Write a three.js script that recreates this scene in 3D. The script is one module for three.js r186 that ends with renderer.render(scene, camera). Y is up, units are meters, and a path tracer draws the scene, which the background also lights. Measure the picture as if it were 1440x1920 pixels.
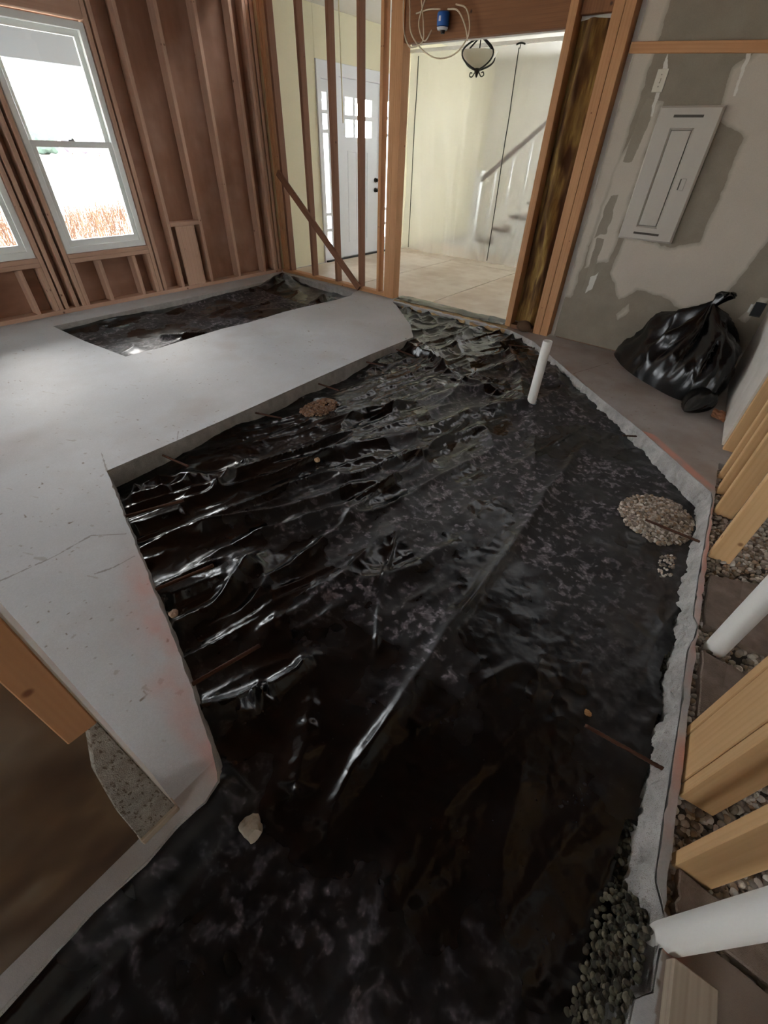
import * as THREE from 'three';
import { mergeGeometries } from 'three/addons/utils/BufferGeometryUtils.js';

// ---------------------------------------------------------------- camera, sky, exposure
const scene = new THREE.Scene();
const EYE = new THREE.Vector3(0, 1.4, 0);
const camera = new THREE.PerspectiveCamera(100.32, 1440 / 1920, 0.02, 400);
{
  const yaw = THREE.MathUtils.degToRad(37.16), pit = THREE.MathUtils.degToRad(40.49), roll = THREE.MathUtils.degToRad(2.32);
  const F = new THREE.Vector3(Math.cos(yaw) * Math.cos(pit), -Math.sin(pit), -Math.sin(yaw) * Math.cos(pit));
  const R0 = new THREE.Vector3(Math.sin(yaw), 0, Math.cos(yaw)), U0 = new THREE.Vector3().crossVectors(R0, F);
  const R = R0.clone().multiplyScalar(Math.cos(roll)).addScaledVector(U0, Math.sin(roll));
  const U = U0.clone().multiplyScalar(Math.cos(roll)).addScaledVector(R0, -Math.sin(roll));
  camera.position.copy(EYE);
  camera.quaternion.setFromRotationMatrix(new THREE.Matrix4().makeBasis(R, U, F.clone().negate()));
}
scene.add(camera);
scene.background = new THREE.Color().setRGB(0.93, 0.97, 1.0);     // flat overcast sky
scene.backgroundIntensity = 10;
const sun = new THREE.DirectionalLight('#fff6ea', 2.2);               // sun behind thin cloud: very soft
sun.position.set(4.5, 6.4, -14); sun.target.position.set(1.6, 0, -2.5); sun.castShadow = true; sun.shadow.radius = 45; sun.shadow.mapSize.set(2048, 2048);
Object.assign(sun.shadow.camera, { left: -8, right: 8, top: 6, bottom: -6, near: .5, far: 30 }); scene.add(sun, sun.target);
const renderer = new THREE.WebGLRenderer({ antialias: true });
renderer.toneMapping = THREE.LinearToneMapping;
renderer.toneMappingExposure = 1.9;
renderer.shadowMap.enabled = true;

// ---------------------------------------------------------------- helpers
let seed = 12345;
const rnd = () => { seed |= 0; seed = seed + 0x6D2B79F5 | 0; let t = Math.imul(seed ^ seed >>> 15, 1 | seed); t = t + Math.imul(t ^ t >>> 7, 61 | t) ^ t; return ((t ^ t >>> 14) >>> 0) / 4294967296; };
const rr = (a, b) => a + (b - a) * rnd();
const HT = new Float32Array(65536); for (let i = 0; i < 65536; i++) HT[i] = rnd();
const hash = (x, y) => HT[(Math.imul(x, 7919) ^ Math.imul(y, 104729) ^ (x << 5)) & 65535];
const lerp = (a, b, t) => a + (b - a) * t, clamp = (x, a = 0, b = 1) => x < a ? a : x > b ? b : x;
const sstep = (a, b, x) => { const t = clamp((x - a) / (b - a)); return t * t * (3 - 2 * t); };
function noise(x, y, p = 0) {                                       // value noise 0..1; p = period
  let xi = Math.floor(x), yi = Math.floor(y); const fx = x - xi, fy = y - yi;
  let x1 = xi + 1, y1 = yi + 1;
  if (p) { xi = ((xi % p) + p) % p; yi = ((yi % p) + p) % p; x1 = ((x1 % p) + p) % p; y1 = ((y1 % p) + p) % p; }
  const u = fx * fx * (3 - 2 * fx), v = fy * fy * (3 - 2 * fy);
  return lerp(lerp(hash(xi, yi), hash(x1, yi), u), lerp(hash(xi, y1), hash(x1, y1), u), v);
}
function fbm(x, y, o = 4, p = 0) { let s = 0, a = 0.5, n = 0; for (let i = 0; i < o; i++) { s += a * noise(x, y, p); n += a; a *= 0.5; x *= 2; y *= 2; p *= 2; } return s / n; }
const ridged = (x, y) => 1 - Math.abs(2 * noise(x, y) - 1);

const taken = {};
const numbered = n => { const k = taken[n] = (taken[n] ?? -1) + 1; return k ? n + '_' + String(k).padStart(3, '0') : n; };
function mesh(name, geo, mat, parent = scene) {
  const m = new THREE.Mesh(geo, mat); m.name = parent === scene ? numbered(name) : name;
  m.castShadow = m.receiveShadow = true; parent.add(m); return m;
}
function group(name, parent = scene) { const g = new THREE.Group(); g.name = parent === scene ? numbered(name) : name; parent.add(g); return g; }
function tag(o, label, category, grp, kind) { o.userData.label = label; o.userData.category = category; if (grp) o.userData.group = grp; if (kind) o.userData.kind = kind; return o; }
function struct(o, label, category = 'wall') { o.userData.kind = 'structure'; if (label) { o.userData.label = label; o.userData.category = category; } return o; }

function tex(w, h, fn, { srgb = true, repeat, offset } = {}) {      // fn(u px, v px) -> [r,g,b] 0..255
  const d = new Uint8Array(w * h * 4);
  for (let y = 0; y < h; y++) for (let x = 0; x < w; x++) { const c = fn(x, y), k = (y * w + x) * 4; d[k] = clamp(c[0], 0, 255); d[k + 1] = clamp(c[1], 0, 255); d[k + 2] = clamp(c[2], 0, 255); d[k + 3] = 255; }
  const t = new THREE.DataTexture(d, w, h); t.wrapS = t.wrapT = THREE.RepeatWrapping; t.magFilter = THREE.LinearFilter; t.minFilter = THREE.LinearMipmapLinearFilter; t.generateMipmaps = true;
  if (srgb) t.colorSpace = THREE.SRGBColorSpace; if (repeat) t.repeat.set(...repeat); if (offset) t.offset.set(...offset); t.needsUpdate = true; return t;
}
const mixc = (a, b, t) => [lerp(a[0], b[0], t), lerp(a[1], b[1], t), lerp(a[2], b[2], t)];
const M = (color, roughness = 0.8, extra = {}) => new THREE.MeshStandardMaterial({ color, roughness, ...extra });

// chamfered box, uv in metres with v along the grain axis
function cbox(w, h, d, c = 0.003, grain) {
  c = Math.min(c, w / 3, h / 3, d / 3);
  if (grain === undefined) grain = h >= w && h >= d ? 1 : w >= d ? 0 : 2;
  const X = w / 2, Y = h / 2, Z = d / 2, P = [], UV = [], ou = rr(0, 9), ov = rr(0, 9);
  const half = [X, Y, Z];
  const pt = (s, ax) => { const p = [s[0] * (X - c), s[1] * (Y - c), s[2] * (Z - c)]; p[ax] = s[ax] * half[ax]; return p; };
  const others = [[1, 2], [2, 0], [0, 1]];
  const put = (ps) => {
    const a = new THREE.Vector3(...ps[0]), b = new THREE.Vector3(...ps[1]), e = new THREE.Vector3(...ps[2]);
    const n = b.clone().sub(a).cross(e.clone().sub(a));
    const m = a.clone().add(b).add(e);
    if (n.dot(m) < 0) ps = [ps[0], ps[2], ps[1]];
    const na = [Math.abs(n.x), Math.abs(n.y), Math.abs(n.z)], ax = na.indexOf(Math.max(...na));
    for (const p of ps) {
      P.push(...p);
      const [i, j] = others[ax];
      let u, v;
      if (ax === grain) { u = p[i]; v = p[j] * 0.08; } else { const t = i === grain ? j : i; u = p[t]; v = p[grain]; }
      UV.push(u + ou + ax * 0.37, v + ov);
    }
  };
  const quad = (a, b, e, f) => { put([a, b, e]); put([a, e, f]); };
  for (let ax = 0; ax < 3; ax++) for (const s of [-1, 1]) {
    const [i, j] = others[ax], q = [[-1, -1], [1, -1], [1, 1], [-1, 1]].map(([a, b]) => { const v = [0, 0, 0]; v[ax] = s; v[i] = a; v[j] = b; return pt(v, ax); });
    quad(...q);
  }
  for (let ax = 0; ax < 3; ax++) { const [i, j] = others[ax]; for (const a of [-1, 1]) for (const b of [-1, 1]) { const lo = [0, 0, 0], hi = [0, 0, 0]; lo[ax] = -1; hi[ax] = 1; lo[i] = hi[i] = a; lo[j] = hi[j] = b; quad(pt(lo, i), pt(hi, i), pt(hi, j), pt(lo, j)); } }
  for (const a of [-1, 1]) for (const b of [-1, 1]) for (const e of [-1, 1]) put([pt([a, b, e], 0), pt([a, b, e], 1), pt([a, b, e], 2)]);
  const g = new THREE.BufferGeometry(); g.setAttribute('position', new THREE.Float32BufferAttribute(P, 3)); g.setAttribute('uv', new THREE.Float32BufferAttribute(UV, 2)); g.computeVertexNormals(); return g;
}
// a board or block between two corners
function box(name, x0, x1, y0, y1, z0, z1, mat, parent = scene, c = 0.003, grain) {
  const m = mesh(name, cbox(x1 - x0, y1 - y0, z1 - z0, c, grain), mat, parent); m.position.set((x0 + x1) / 2, (y0 + y1) / 2, (z0 + z1) / 2);
  return m;
}
function boxGeo(x0, x1, y0, y1, z0, z1, c = 0.002) { return cbox(x1 - x0, y1 - y0, z1 - z0, c).translate((x0 + x1) / 2, (y0 + y1) / 2, (z0 + z1) / 2); }
function tube(pts, r, seg = 40, rad = 8, closed = false) { return new THREE.TubeGeometry(new THREE.CatmullRomCurve3(pts.map(p => new THREE.Vector3(...p)), closed), seg, r, rad, closed); }
function ext(pts, holes, depth, bevel = 0) {
  const s = new THREE.Shape(pts.map(p => new THREE.Vector2(p[0], p[1])));
  for (const h of holes) s.holes.push(new THREE.Path(h.map(p => new THREE.Vector2(p[0], p[1]))));
  return new THREE.ExtrudeGeometry(s, { depth, bevelEnabled: bevel > 0, bevelSize: bevel, bevelThickness: bevel, bevelSegments: 1, curveSegments: 6 });
}
const rect = (a, b, c, d) => [[a, c], [b, c], [b, d], [a, d]];
// free grid surface; fn(i/nu, j/nv) -> [x,y,z]
function surf(nu, nv, fn, uvf, keep) {
  const P = [], UV = [], I = [];
  for (let j = 0; j <= nv; j++) for (let i = 0; i <= nu; i++) { const p = fn(i / nu, j / nv); P.push(...p); UV.push(...(uvf ? uvf(p, i / nu, j / nv) : [i / nu, j / nv])); }
  for (let j = 0; j < nv; j++) for (let i = 0; i < nu; i++) { const a = j * (nu + 1) + i, b = a + 1, c = a + nu + 1, d = c + 1; if (!keep || keep((i + .5) / nu, (j + .5) / nv)) I.push(a, c, b, b, c, d); }
  const g = new THREE.BufferGeometry(); g.setAttribute('position', new THREE.Float32BufferAttribute(P, 3)); g.setAttribute('uv', new THREE.Float32BufferAttribute(UV, 2)); g.setIndex(I); g.computeVertexNormals(); return g;
}
const inPoly = (x, y, P) => { let c = false; for (let i = 0, j = P.length - 1; i < P.length; j = i++) { const [a, b] = P[i], [d, e] = P[j]; if ((b > y) !== (e > y) && x < (d - a) * (y - b) / (e - b) + a) c = !c; } return c; };
function segDist(px, py, ax, ay, bx, by) { const dx = bx - ax, dy = by - ay, l2 = dx * dx + dy * dy; const t = clamp(((px - ax) * dx + (py - ay) * dy) / l2); const qx = px - ax - t * dx, qy = py - ay - t * dy; return [Math.hypot(qx, qy), t, Math.sign(dx * (py - ay) - dy * (px - ax))]; }
function polyDist(px, py, P, closed) { let b = [1e9, 0, 0]; const n = P.length, m = closed ? n : n - 1; for (let i = 0; i < m; i++) { const q = P[(i + 1) % n], r = segDist(px, py, P[i][0], P[i][1], q[0], q[1]); if (r[0] < b[0]) b = [r[0], (i + r[1]) / m, r[2]]; } return b; }

// ---------------------------------------------------------------- plan of the place (metres, slab top y = 0)
const XF = 4.5, ZF = -5.42, CEIL = 2.65;                            // framing face of the far wall, of the front wall
const zR = x => 0.53 - 0.083 * x;                                  // face of the stud wall on the right
const LEFT_EDGE = [[-1.6, -0.60], [-0.477, -0.592], [-0.38, -0.6], [-0.275, -0.606], [-0.163, -0.594], [-0.07, -0.603], [0.015, -0.596], [0.069, -0.61], [0.09, -0.654], [0.125, -0.76], [0.161, -0.872], [0.23, -1.098], [0.309, -1.384], [0.372, -1.61], [0.438, -1.85], [0.582, -2.364]];
const LONG_EDGE = [[0.582, -2.364], [0.995, -2.368], [1.569, -2.385], [2.274, -2.41], [2.887, -2.425], [3.544, -2.414], [3.819, -2.646], [4.264, -3.159], [4.40, -3.34]];
const RIGHT_EDGE = [[4.42, -1.80], [4.268, -1.488], [3.9, -1.09], [3.559, -0.726], [3.3, -0.43], [3.113, -0.214], [2.92, -0.02], [2.77, 0.13], [2.62, 0.285], [2.55, 0.300], [2.1, 0.328], [1.82, 0.345], [1.62, 0.362], [1.58, 0.385], [1.5, 0.385], [1.42, 0.375], [1.15, 0.402], [0.96, 0.415], [0.77, 0.428], [0.63, 0.44], [0.57, 0.475], [0.42, 0.482], [0.38, 0.452], [0.2, 0.462], [0.1, 0.505], [-1.6, 0.63]];
const TRENCH = [...LEFT_EDGE, ...LONG_EDGE.slice(1), ...RIGHT_EDGE];
const HOLE = [[1.374, -5.1], [1.396, -4.477], [1.459, -3.885], [1.756, -3.87], [2.1, -3.90], [2.453, -3.915], [2.7, -3.89], [2.962, -3.90], [3.2, -3.915], [3.506, -3.90], [3.8, -3.87], [4.051, -3.85], [4.25, -3.86], [4.40, -3.95], [4.42, -5.1]];

// ---------------------------------------------------------------- materials
function woodTex(light, dark, knot, N = 512) {
  return tex(N, N, (x, y) => {
    const u = x / N, v = y / N;
    const g = fbm(u * 32 + 2 * noise(u * 4, v * 4, 4), v * 4, 3, 4) * 0.5 + 0.5 * noise(u * 64, v * 4, 64 & ~3 ? 4 : 4);
    let c = mixc(dark, light, clamp(0.25 + g * 0.9));
    for (const [kx, ky, kr] of [[.2, .3, .02], [.7, .77, .025], [.45, .55, .012]]) { const d = Math.hypot(u - kx, (v - ky) * 4.0); if (d < kr * 1.6) c = mixc(c, knot, sstep(kr * 1.6, kr * .5, d) * .8); }
    const bl = fbm(u * 4, v * 4, 3, 4); c = mixc(c, dark, clamp((bl - .5) * .9));
    return c;
  }, { repeat: [1 / 0.35, 1 / 1.4] });
}
const wood = (l, d, k, rough = .75) => { const map = woodTex(l, d, k); return new THREE.MeshStandardMaterial({ map, roughness: rough, bumpMap: map, bumpScale: 0.0008 }); };
const MAT = {
  newWood: wood([220, 180, 130], [198, 152, 100], [130, 84, 50]),
  oldWood: wood([200, 150, 106], [166, 114, 74], [90, 48, 26]),
  darkWood: wood([138, 96, 70], [106, 70, 50], [60, 36, 24]),
  frontWood: wood([204, 168, 144], [174, 136, 112], [104, 70, 56]),
  greyWood: wood([176, 160, 140], [128, 112, 94], [80, 64, 50]),
  header: wood([140, 94, 60], [104, 66, 40], [54, 32, 18]),
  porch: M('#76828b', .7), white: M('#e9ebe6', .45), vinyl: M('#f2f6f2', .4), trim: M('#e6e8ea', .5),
  yellow: M('#e6dfc0', .8), pvc: M('#eeece6', .32), black: M('#0d0d0d', .6), iron: M('#1a1a18', .5, { metalness: .4 }),
  white2: M('#efece4', .85), rust: M('#4c2e1e', .9), glass: new THREE.MeshPhysicalMaterial({ color: '#ffffff', roughness: 0.02, transmission: 1, thickness: 0, ior: 1.45 }),
};
const sheath = tex(512, 512, (x, y) => {
  const u = x / 512, v = y / 512; const g = fbm(u * 16, v * 4, 4, 4), b = fbm(u * 4 + 7, v * 4, 4, 4);
  let c = mixc([134, 98, 78], [172, 130, 106], g); c = mixc(c, [194, 162, 144], clamp((b - .5) * 1.6)); return c;
}, { repeat: [1 / 1.2, 1 / 1.2] });
MAT.sheath = new THREE.MeshStandardMaterial({ map: sheath, roughness: .9, bumpMap: sheath, bumpScale: .001 });
const grit = tex(512, 512, (x, y) => { const u = x / 512, v = y / 512; const n = 255 * (fbm(u * 16, v * 16, 5, 16) * .6 + .4 * hash(x, y)); return [n, n, n]; }, { srgb: false, repeat: [2, 2] });
const concSide = tex(512, 512, (x, y) => { const u = x / 512, v = y / 512, n = fbm(u * 8, v * 8, 5, 8), s = hash(x >> 1, y >> 1); let c = mixc([150, 147, 142], [200, 198, 194], n); if (s > .93) c = mixc(c, [110, 100, 92], .6); return c; }, { repeat: [3, 3] });
MAT.concSide = new THREE.MeshStandardMaterial({ map: concSide, roughness: .92, bumpMap: grit, bumpScale: .004 });

// slab: grey concrete, brown construction dirt, specks, spray paint along the cuts, cracks
const crackLines = [[[-0.4, -1.86], [-0.06, -1.91], [0.131, -1.892], [0.294, -1.907], [0.40, -1.80]], [[0.2, -1.66], [0.254, -1.639], [0.357, -1.633]], [[3.559, -0.726], [3.75, -0.9], [4.2, -0.75]], [[0.645, -2.561], [0.582, -2.364]], [[1.07, -2.46], [1.0, -2.36]]];
const SX = 8, slabTex = tex(2048, 2048, (px, py) => {
  const x = -3 + px / 2048 * SX, z = 2.4 - py / 2048 * SX;
  const n = fbm(x * 1.7 + 20, z * 1.7 + 20, 5), f = fbm(x * 14 + 50, z * 14 + 50, 3), g = hash(px, py);
  let c = mixc([168, 169, 170], [202, 205, 208], n * 1.15); c = mixc(c, [186, 185, 183], f * .5);
  c = c.map(v => v + (g - .5) * 8);
  let dirt = clamp((fbm(x * 2.3 + 80, z * 2.3 + 9, 4) - .56) * 1.5) * .5;
  if (x > 2.4 && z > -2 + (4.5 - x) * .6) dirt = .42 + .7 * (fbm(x * 5, z * 5 + 30, 4) - .5);
  if (z > -.66 && x < .1) dirt = Math.max(dirt, .45 * fbm(x * 9 + 3, z * 9 + 40, 3) + .15);
  if (z > zR(x) - .004 && x < 3) dirt = .75 + .4 * (fbm(x * 6, z * 6 + 60, 4) - .5);
  c = mixc(c, [134, 114, 98], clamp(dirt));
  const sp = noise(x * 45 + 300, z * 45 + 300); if (sp > .95 && fbm(x * 3, z * 3 + 100, 2) > .55) c = mixc(c, [104, 88, 74], sstep(.95, .98, sp) * .75);
  const sl = noise(x * 10 + z * 22 + 900, x * 60 - z * 26 + 900); if (sl > .94 && fbm(x * 4 + 9, z * 4, 2) > .5) c = mixc(c, [140, 128, 116], .4);
  if (z < -.6 && z > -2 && x < .5) { const dl = polyDist(x, z, LEFT_EDGE)[0]; const m = sstep(.17, .03, dl + .1 * (fbm(x * 12, z * 7 + 11, 3) - .5)) * sstep(-1.75, -1.35, z) * clamp(fbm(x * 9 + 70, z * 6, 4) * 2.4 - .55); c = mixc(c, [206, 146, 132], m * .7 * sstep(.03, .09, x)); }
  if (x > .5 && x < 3.1 && z > -.2) { const dr = polyDist(x, z, RIGHT_EDGE)[0]; const m = sstep(.045, .012, Math.abs(dr - .028)) * clamp(fbm(x * 5 + 70, z * 6, 3) * 3 - .75); c = mixc(c, [222, 150, 130], m * .7); }
  for (const l of crackLines) { const d = polyDist(x, z, l)[0] + .006 * (noise(x * 40, z * 40) - .5); if (d < .0035) c = mixc(c, [112, 102, 94], .55); }
  return c;
}, { repeat: [1 / SX, 1 / SX], offset: [3 / SX, 2.4 / SX] });
MAT.slab = new THREE.MeshStandardMaterial({ map: slabTex, roughness: .72, bumpMap: grit, bumpScale: .0012 });

// ---------------------------------------------------------------- floor slab with its cut-outs
const flip = P => P.map(([x, z]) => [x, -z]);
{
  const rough = P => { const out = []; for (let i = 0; i < P.length; i++) { const a = P[i], b = P[(i + 1) % P.length], L = Math.hypot(b[0] - a[0], b[1] - a[1]), n = Math.max(1, Math.min(40, Math.round(L / .03))); for (let k = 0; k < n; k++) { const t = k / n, x = lerp(a[0], b[0], t), z = lerp(a[1], b[1], t); const straight = z < -2.3 && x < 3.6; const j = straight ? .002 : .009; out.push([x + (noise(x * 30, z * 30) - .5) * j, z + (noise(x * 30 + 50, z * 30) - .5) * j]); } } return out; };
  const holes = [rough(TRENCH), rough(HOLE)];
  const cav = []; for (const x of [3.0, 2.4, 1.8, 1.2, .58]) cav.push([x, zR(x) - .012]); for (const x of [.58, 1.2, 1.8, 2.4, 3.0]) cav.push([x, zR(x) + .42]);
  holes.push(rough(cav));
  const g = ext(flip([[-3.1, -5.56], [4.56, -5.56], [4.56, 3.1], [-3.1, 3.1]]), holes.map(flip), .14); g.rotateX(-Math.PI / 2); g.translate(0, -.14, 0);
  const floor = mesh('floor', g, [MAT.slab, MAT.concSide]);
  struct(floor, 'pale grey concrete floor slab cut open around the black plastic sheet', 'floor');
  // rough broken faces of the cuts
  const skirt = (P, amp, depth, name) => {
    let L = [0]; for (let i = 1; i < P.length; i++) L.push(L[i - 1] + Math.hypot(P[i][0] - P[i - 1][0], P[i][1] - P[i - 1][1]));
    const T = L[L.length - 1], n = Math.round(T / .008), at = s => { let i = 1; while (i < P.length - 1 && L[i] < s) i++; const t = (s - L[i - 1]) / (L[i] - L[i - 1]); return [lerp(P[i - 1][0], P[i][0], t), lerp(P[i - 1][1], P[i][1], t), (P[i][0] - P[i - 1][0]) / (L[i] - L[i - 1]), (P[i][1] - P[i - 1][1]) / (L[i] - L[i - 1])]; };
    const geo = surf(n, 14, (u, v) => {
      const s = u * T, [x, z, dx, dz] = at(clamp(s, 1e-4, T - 1e-4)); const nn = fbm(s * 34, v * 6 + amp * 100, 3), big = fbm(s * 9 + 40, amp * 50, 4), fade = name === 'broken_edge' && amp < 0 ? sstep(.45, .62, x) : 1;
      const o = v < .05 ? -.004 : fade * amp * (Math.pow(v, .6) * (.1 + 1.3 * big) + 1.1 * (nn - .45) * sstep(0, .25, v));
      return [x + dz * -o, -.0015 - v * depth, z + dx * o];
    }, (p, u, v) => [u * T, v * depth]);
    if (name !== 'broken_edge') return mesh(name, geo, MAT.concSide, floor); const fl = geo.toNonIndexed(); fl.computeVertexNormals(); return mesh(name, fl, MAT.concSide, floor);
  };
  skirt([...RIGHT_EDGE].reverse().slice(1).map(p => p), -.034, .17, 'broken_edge');
  skirt(LEFT_EDGE, .009, .15, 'broken_edge');
  skirt(LONG_EDGE, .006, .15, 'sawn_edge');
  floor.children.forEach(o => { o.material = MAT.concSide; });
}
// soil under everything
{ const soil = tex(256, 256, (x, y) => { const n = fbm(x / 16, y / 16, 4, 16), s = hash(x, y); return mixc([58, 48, 38], [104, 92, 76], n * .7 + s * .3); }, { repeat: [2, 2] });
  const g = surf(60, 60, (u, v) => { const x = -3 + u * 7.5, z = -5.4 + v * 6.6; return [x, -.19 + .012 * (noise(x * 9, z * 9) - .5), z]; }, p => [p[0], p[2]]);
  MAT.soil = new THREE.MeshStandardMaterial({ map: soil, roughness: 1, bumpMap: grit, bumpScale: .01 });
  struct(mesh('floor_subgrade', g, MAT.soil), 'brown earth under the cut slab', 'ground'); }

// ---------------------------------------------------------------- front wall: sheathing, studs, windows
const WIN = [[1.845, 2.655], [0.775, 1.575], [-0.6, 0.2]], WY0 = .50, WY1 = 2.135;
{
  const w = group('wall_front'); struct(w, 'brown sheathed stud wall holding the bright windows');
  const zo = -5.56, zi = -5.535;
  let x = -3.1;
  for (const [a, b] of [...WIN].reverse()) { box('sheathing_panel', x, a, -.14, CEIL, zo, zi, MAT.sheath, w); box('sheathing_panel', a, b, -.14, WY0, zo, zi, MAT.sheath, w); box('sheathing_panel', a, b, WY1, CEIL, zo, zi, MAT.sheath, w); x = b; }
  box('sheathing_panel', x, 4.62, -.14, CEIL, zo, zi, MAT.sheath, w);
  const stud = (x0, y0 = .04, y1 = 2.57, wd = .038) => box('stud', x0, x0 + wd, y0, y1, -5.533, ZF, MAT.frontWood, w);
  for (const q of [-2.9, -2.5, -2.1, -1.7, -1.3, -.9]) stud(q);
  for (const [a, b] of WIN) {
    stud(a - .045); stud(a - .11); stud(b + .007); stud(b + .062);
    box('sill_plate', a - .005, b + .005, WY0 - .075, WY0 - .037, -5.533, ZF + .002, MAT.frontWood, w); box('sill_plate', a - .005, b + .005, WY0 - .036, WY0 + .0, -5.533, ZF + .001, MAT.frontWood, w);
    box('cripple_stud', a - .004, a + .034, .04, WY0 - .077, -5.533, ZF, MAT.frontWood, w); box('cripple_stud', a + .25, a + .288, .04, WY0 - .077, -5.533, ZF, MAT.frontWood, w); box('cripple_stud', b - .20, b - .162, .04, WY0 - .077, -5.533, ZF, MAT.frontWood, w); box('cripple_stud', b - .034, b + .004, .04, WY0 - .077, -5.533, ZF, MAT.frontWood, w);
    box('window_header', a - .005, b + .005, WY1 + .01, WY1 + .26, -5.533, ZF + .001, MAT.frontWood, w);
  }
  for (const q of [2.945, 3.345, 3.765, 4.185]) stud(q); stud(4.36); stud(4.40); stud(4.455);
  box('bottom_plate', -3.1, 4.5, 0, .039, -5.533, ZF + .002, MAT.frontWood, w); box('top_plate', -3.1, 4.5, 2.572, 2.648, -5.533, ZF, MAT.frontWood, w);
  // low blocked frame between two studs
  box('block', 2.985, 3.343, .645, .683, -5.53, ZF + .004, MAT.frontWood, w); box('backing_board', 3.04, 3.275, .04, .643, -5.445, -5.425, MAT.frontWood, w);
}
function windowUnit(k, a, b, label) {
  const w = group('window_' + (k + 1)); struct(w, label, 'window'); w.position.set((a + b) / 2, WY0, -5.5);
  const W = b - a - .012, H = WY1 - WY0 - .012, x0 = -W / 2, x1 = W / 2;
  const ring = (n, X0, X1, Y0, Y1, t, tb, z0, z1) => { const g = ext(rect(X0, X1, Y0, Y1), [rect(X0 + t, X1 - t, Y0 + tb, Y1 - t)], z1 - z0 - .006, .003); g.translate(0, 0, z0 + .003); return mesh(n, g, MAT.vinyl, w); };
  ring('window_frame', x0, x1, .006, H, .045, .05, -.03, .07);
  const xi = x0 + .047, xs = x1 - .047, mid = .835;
  ring('upper_sash', xi, xs, mid - .02, H - .047, .038, .034, .0, .026);
  const ls = ring('lower_sash', xi, xs, .058, mid + .015, .04, .05, .030, .056);
  const pane = (n, X0, X1, Y0, Y1, z) => { const m = mesh(n, new THREE.PlaneGeometry(X1 - X0, Y1 - Y0), MAT.glass, w); m.position.set((X0 + X1) / 2, (Y0 + Y1) / 2, z); return m; };
  pane('glass_pane', xi + .034, xs - .034, mid + .01, H - .083, .013); pane('glass_pane', xi + .036, xs - .036, .106, mid - .023, .043);
  const lk = mesh('sash_lock', mergeGeometries([cbox(.05, .012, .02), cbox(.02, .01, .03).translate(.012, .01, 0)].map(g => g.toNonIndexed ? g : g)), M('#8d8f8c', .4), ls); lk.position.set(0, mid + .022, .045);
  return w;
}
windowUnit(0, ...WIN[0], 'white double hung window next to the blocked stud bays');
windowUnit(1, ...WIN[1], 'white double hung window past the doubled studs, away from the blocked bays');
windowUnit(2, ...WIN[2], 'white double hung window at the back end of the front wall');

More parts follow.
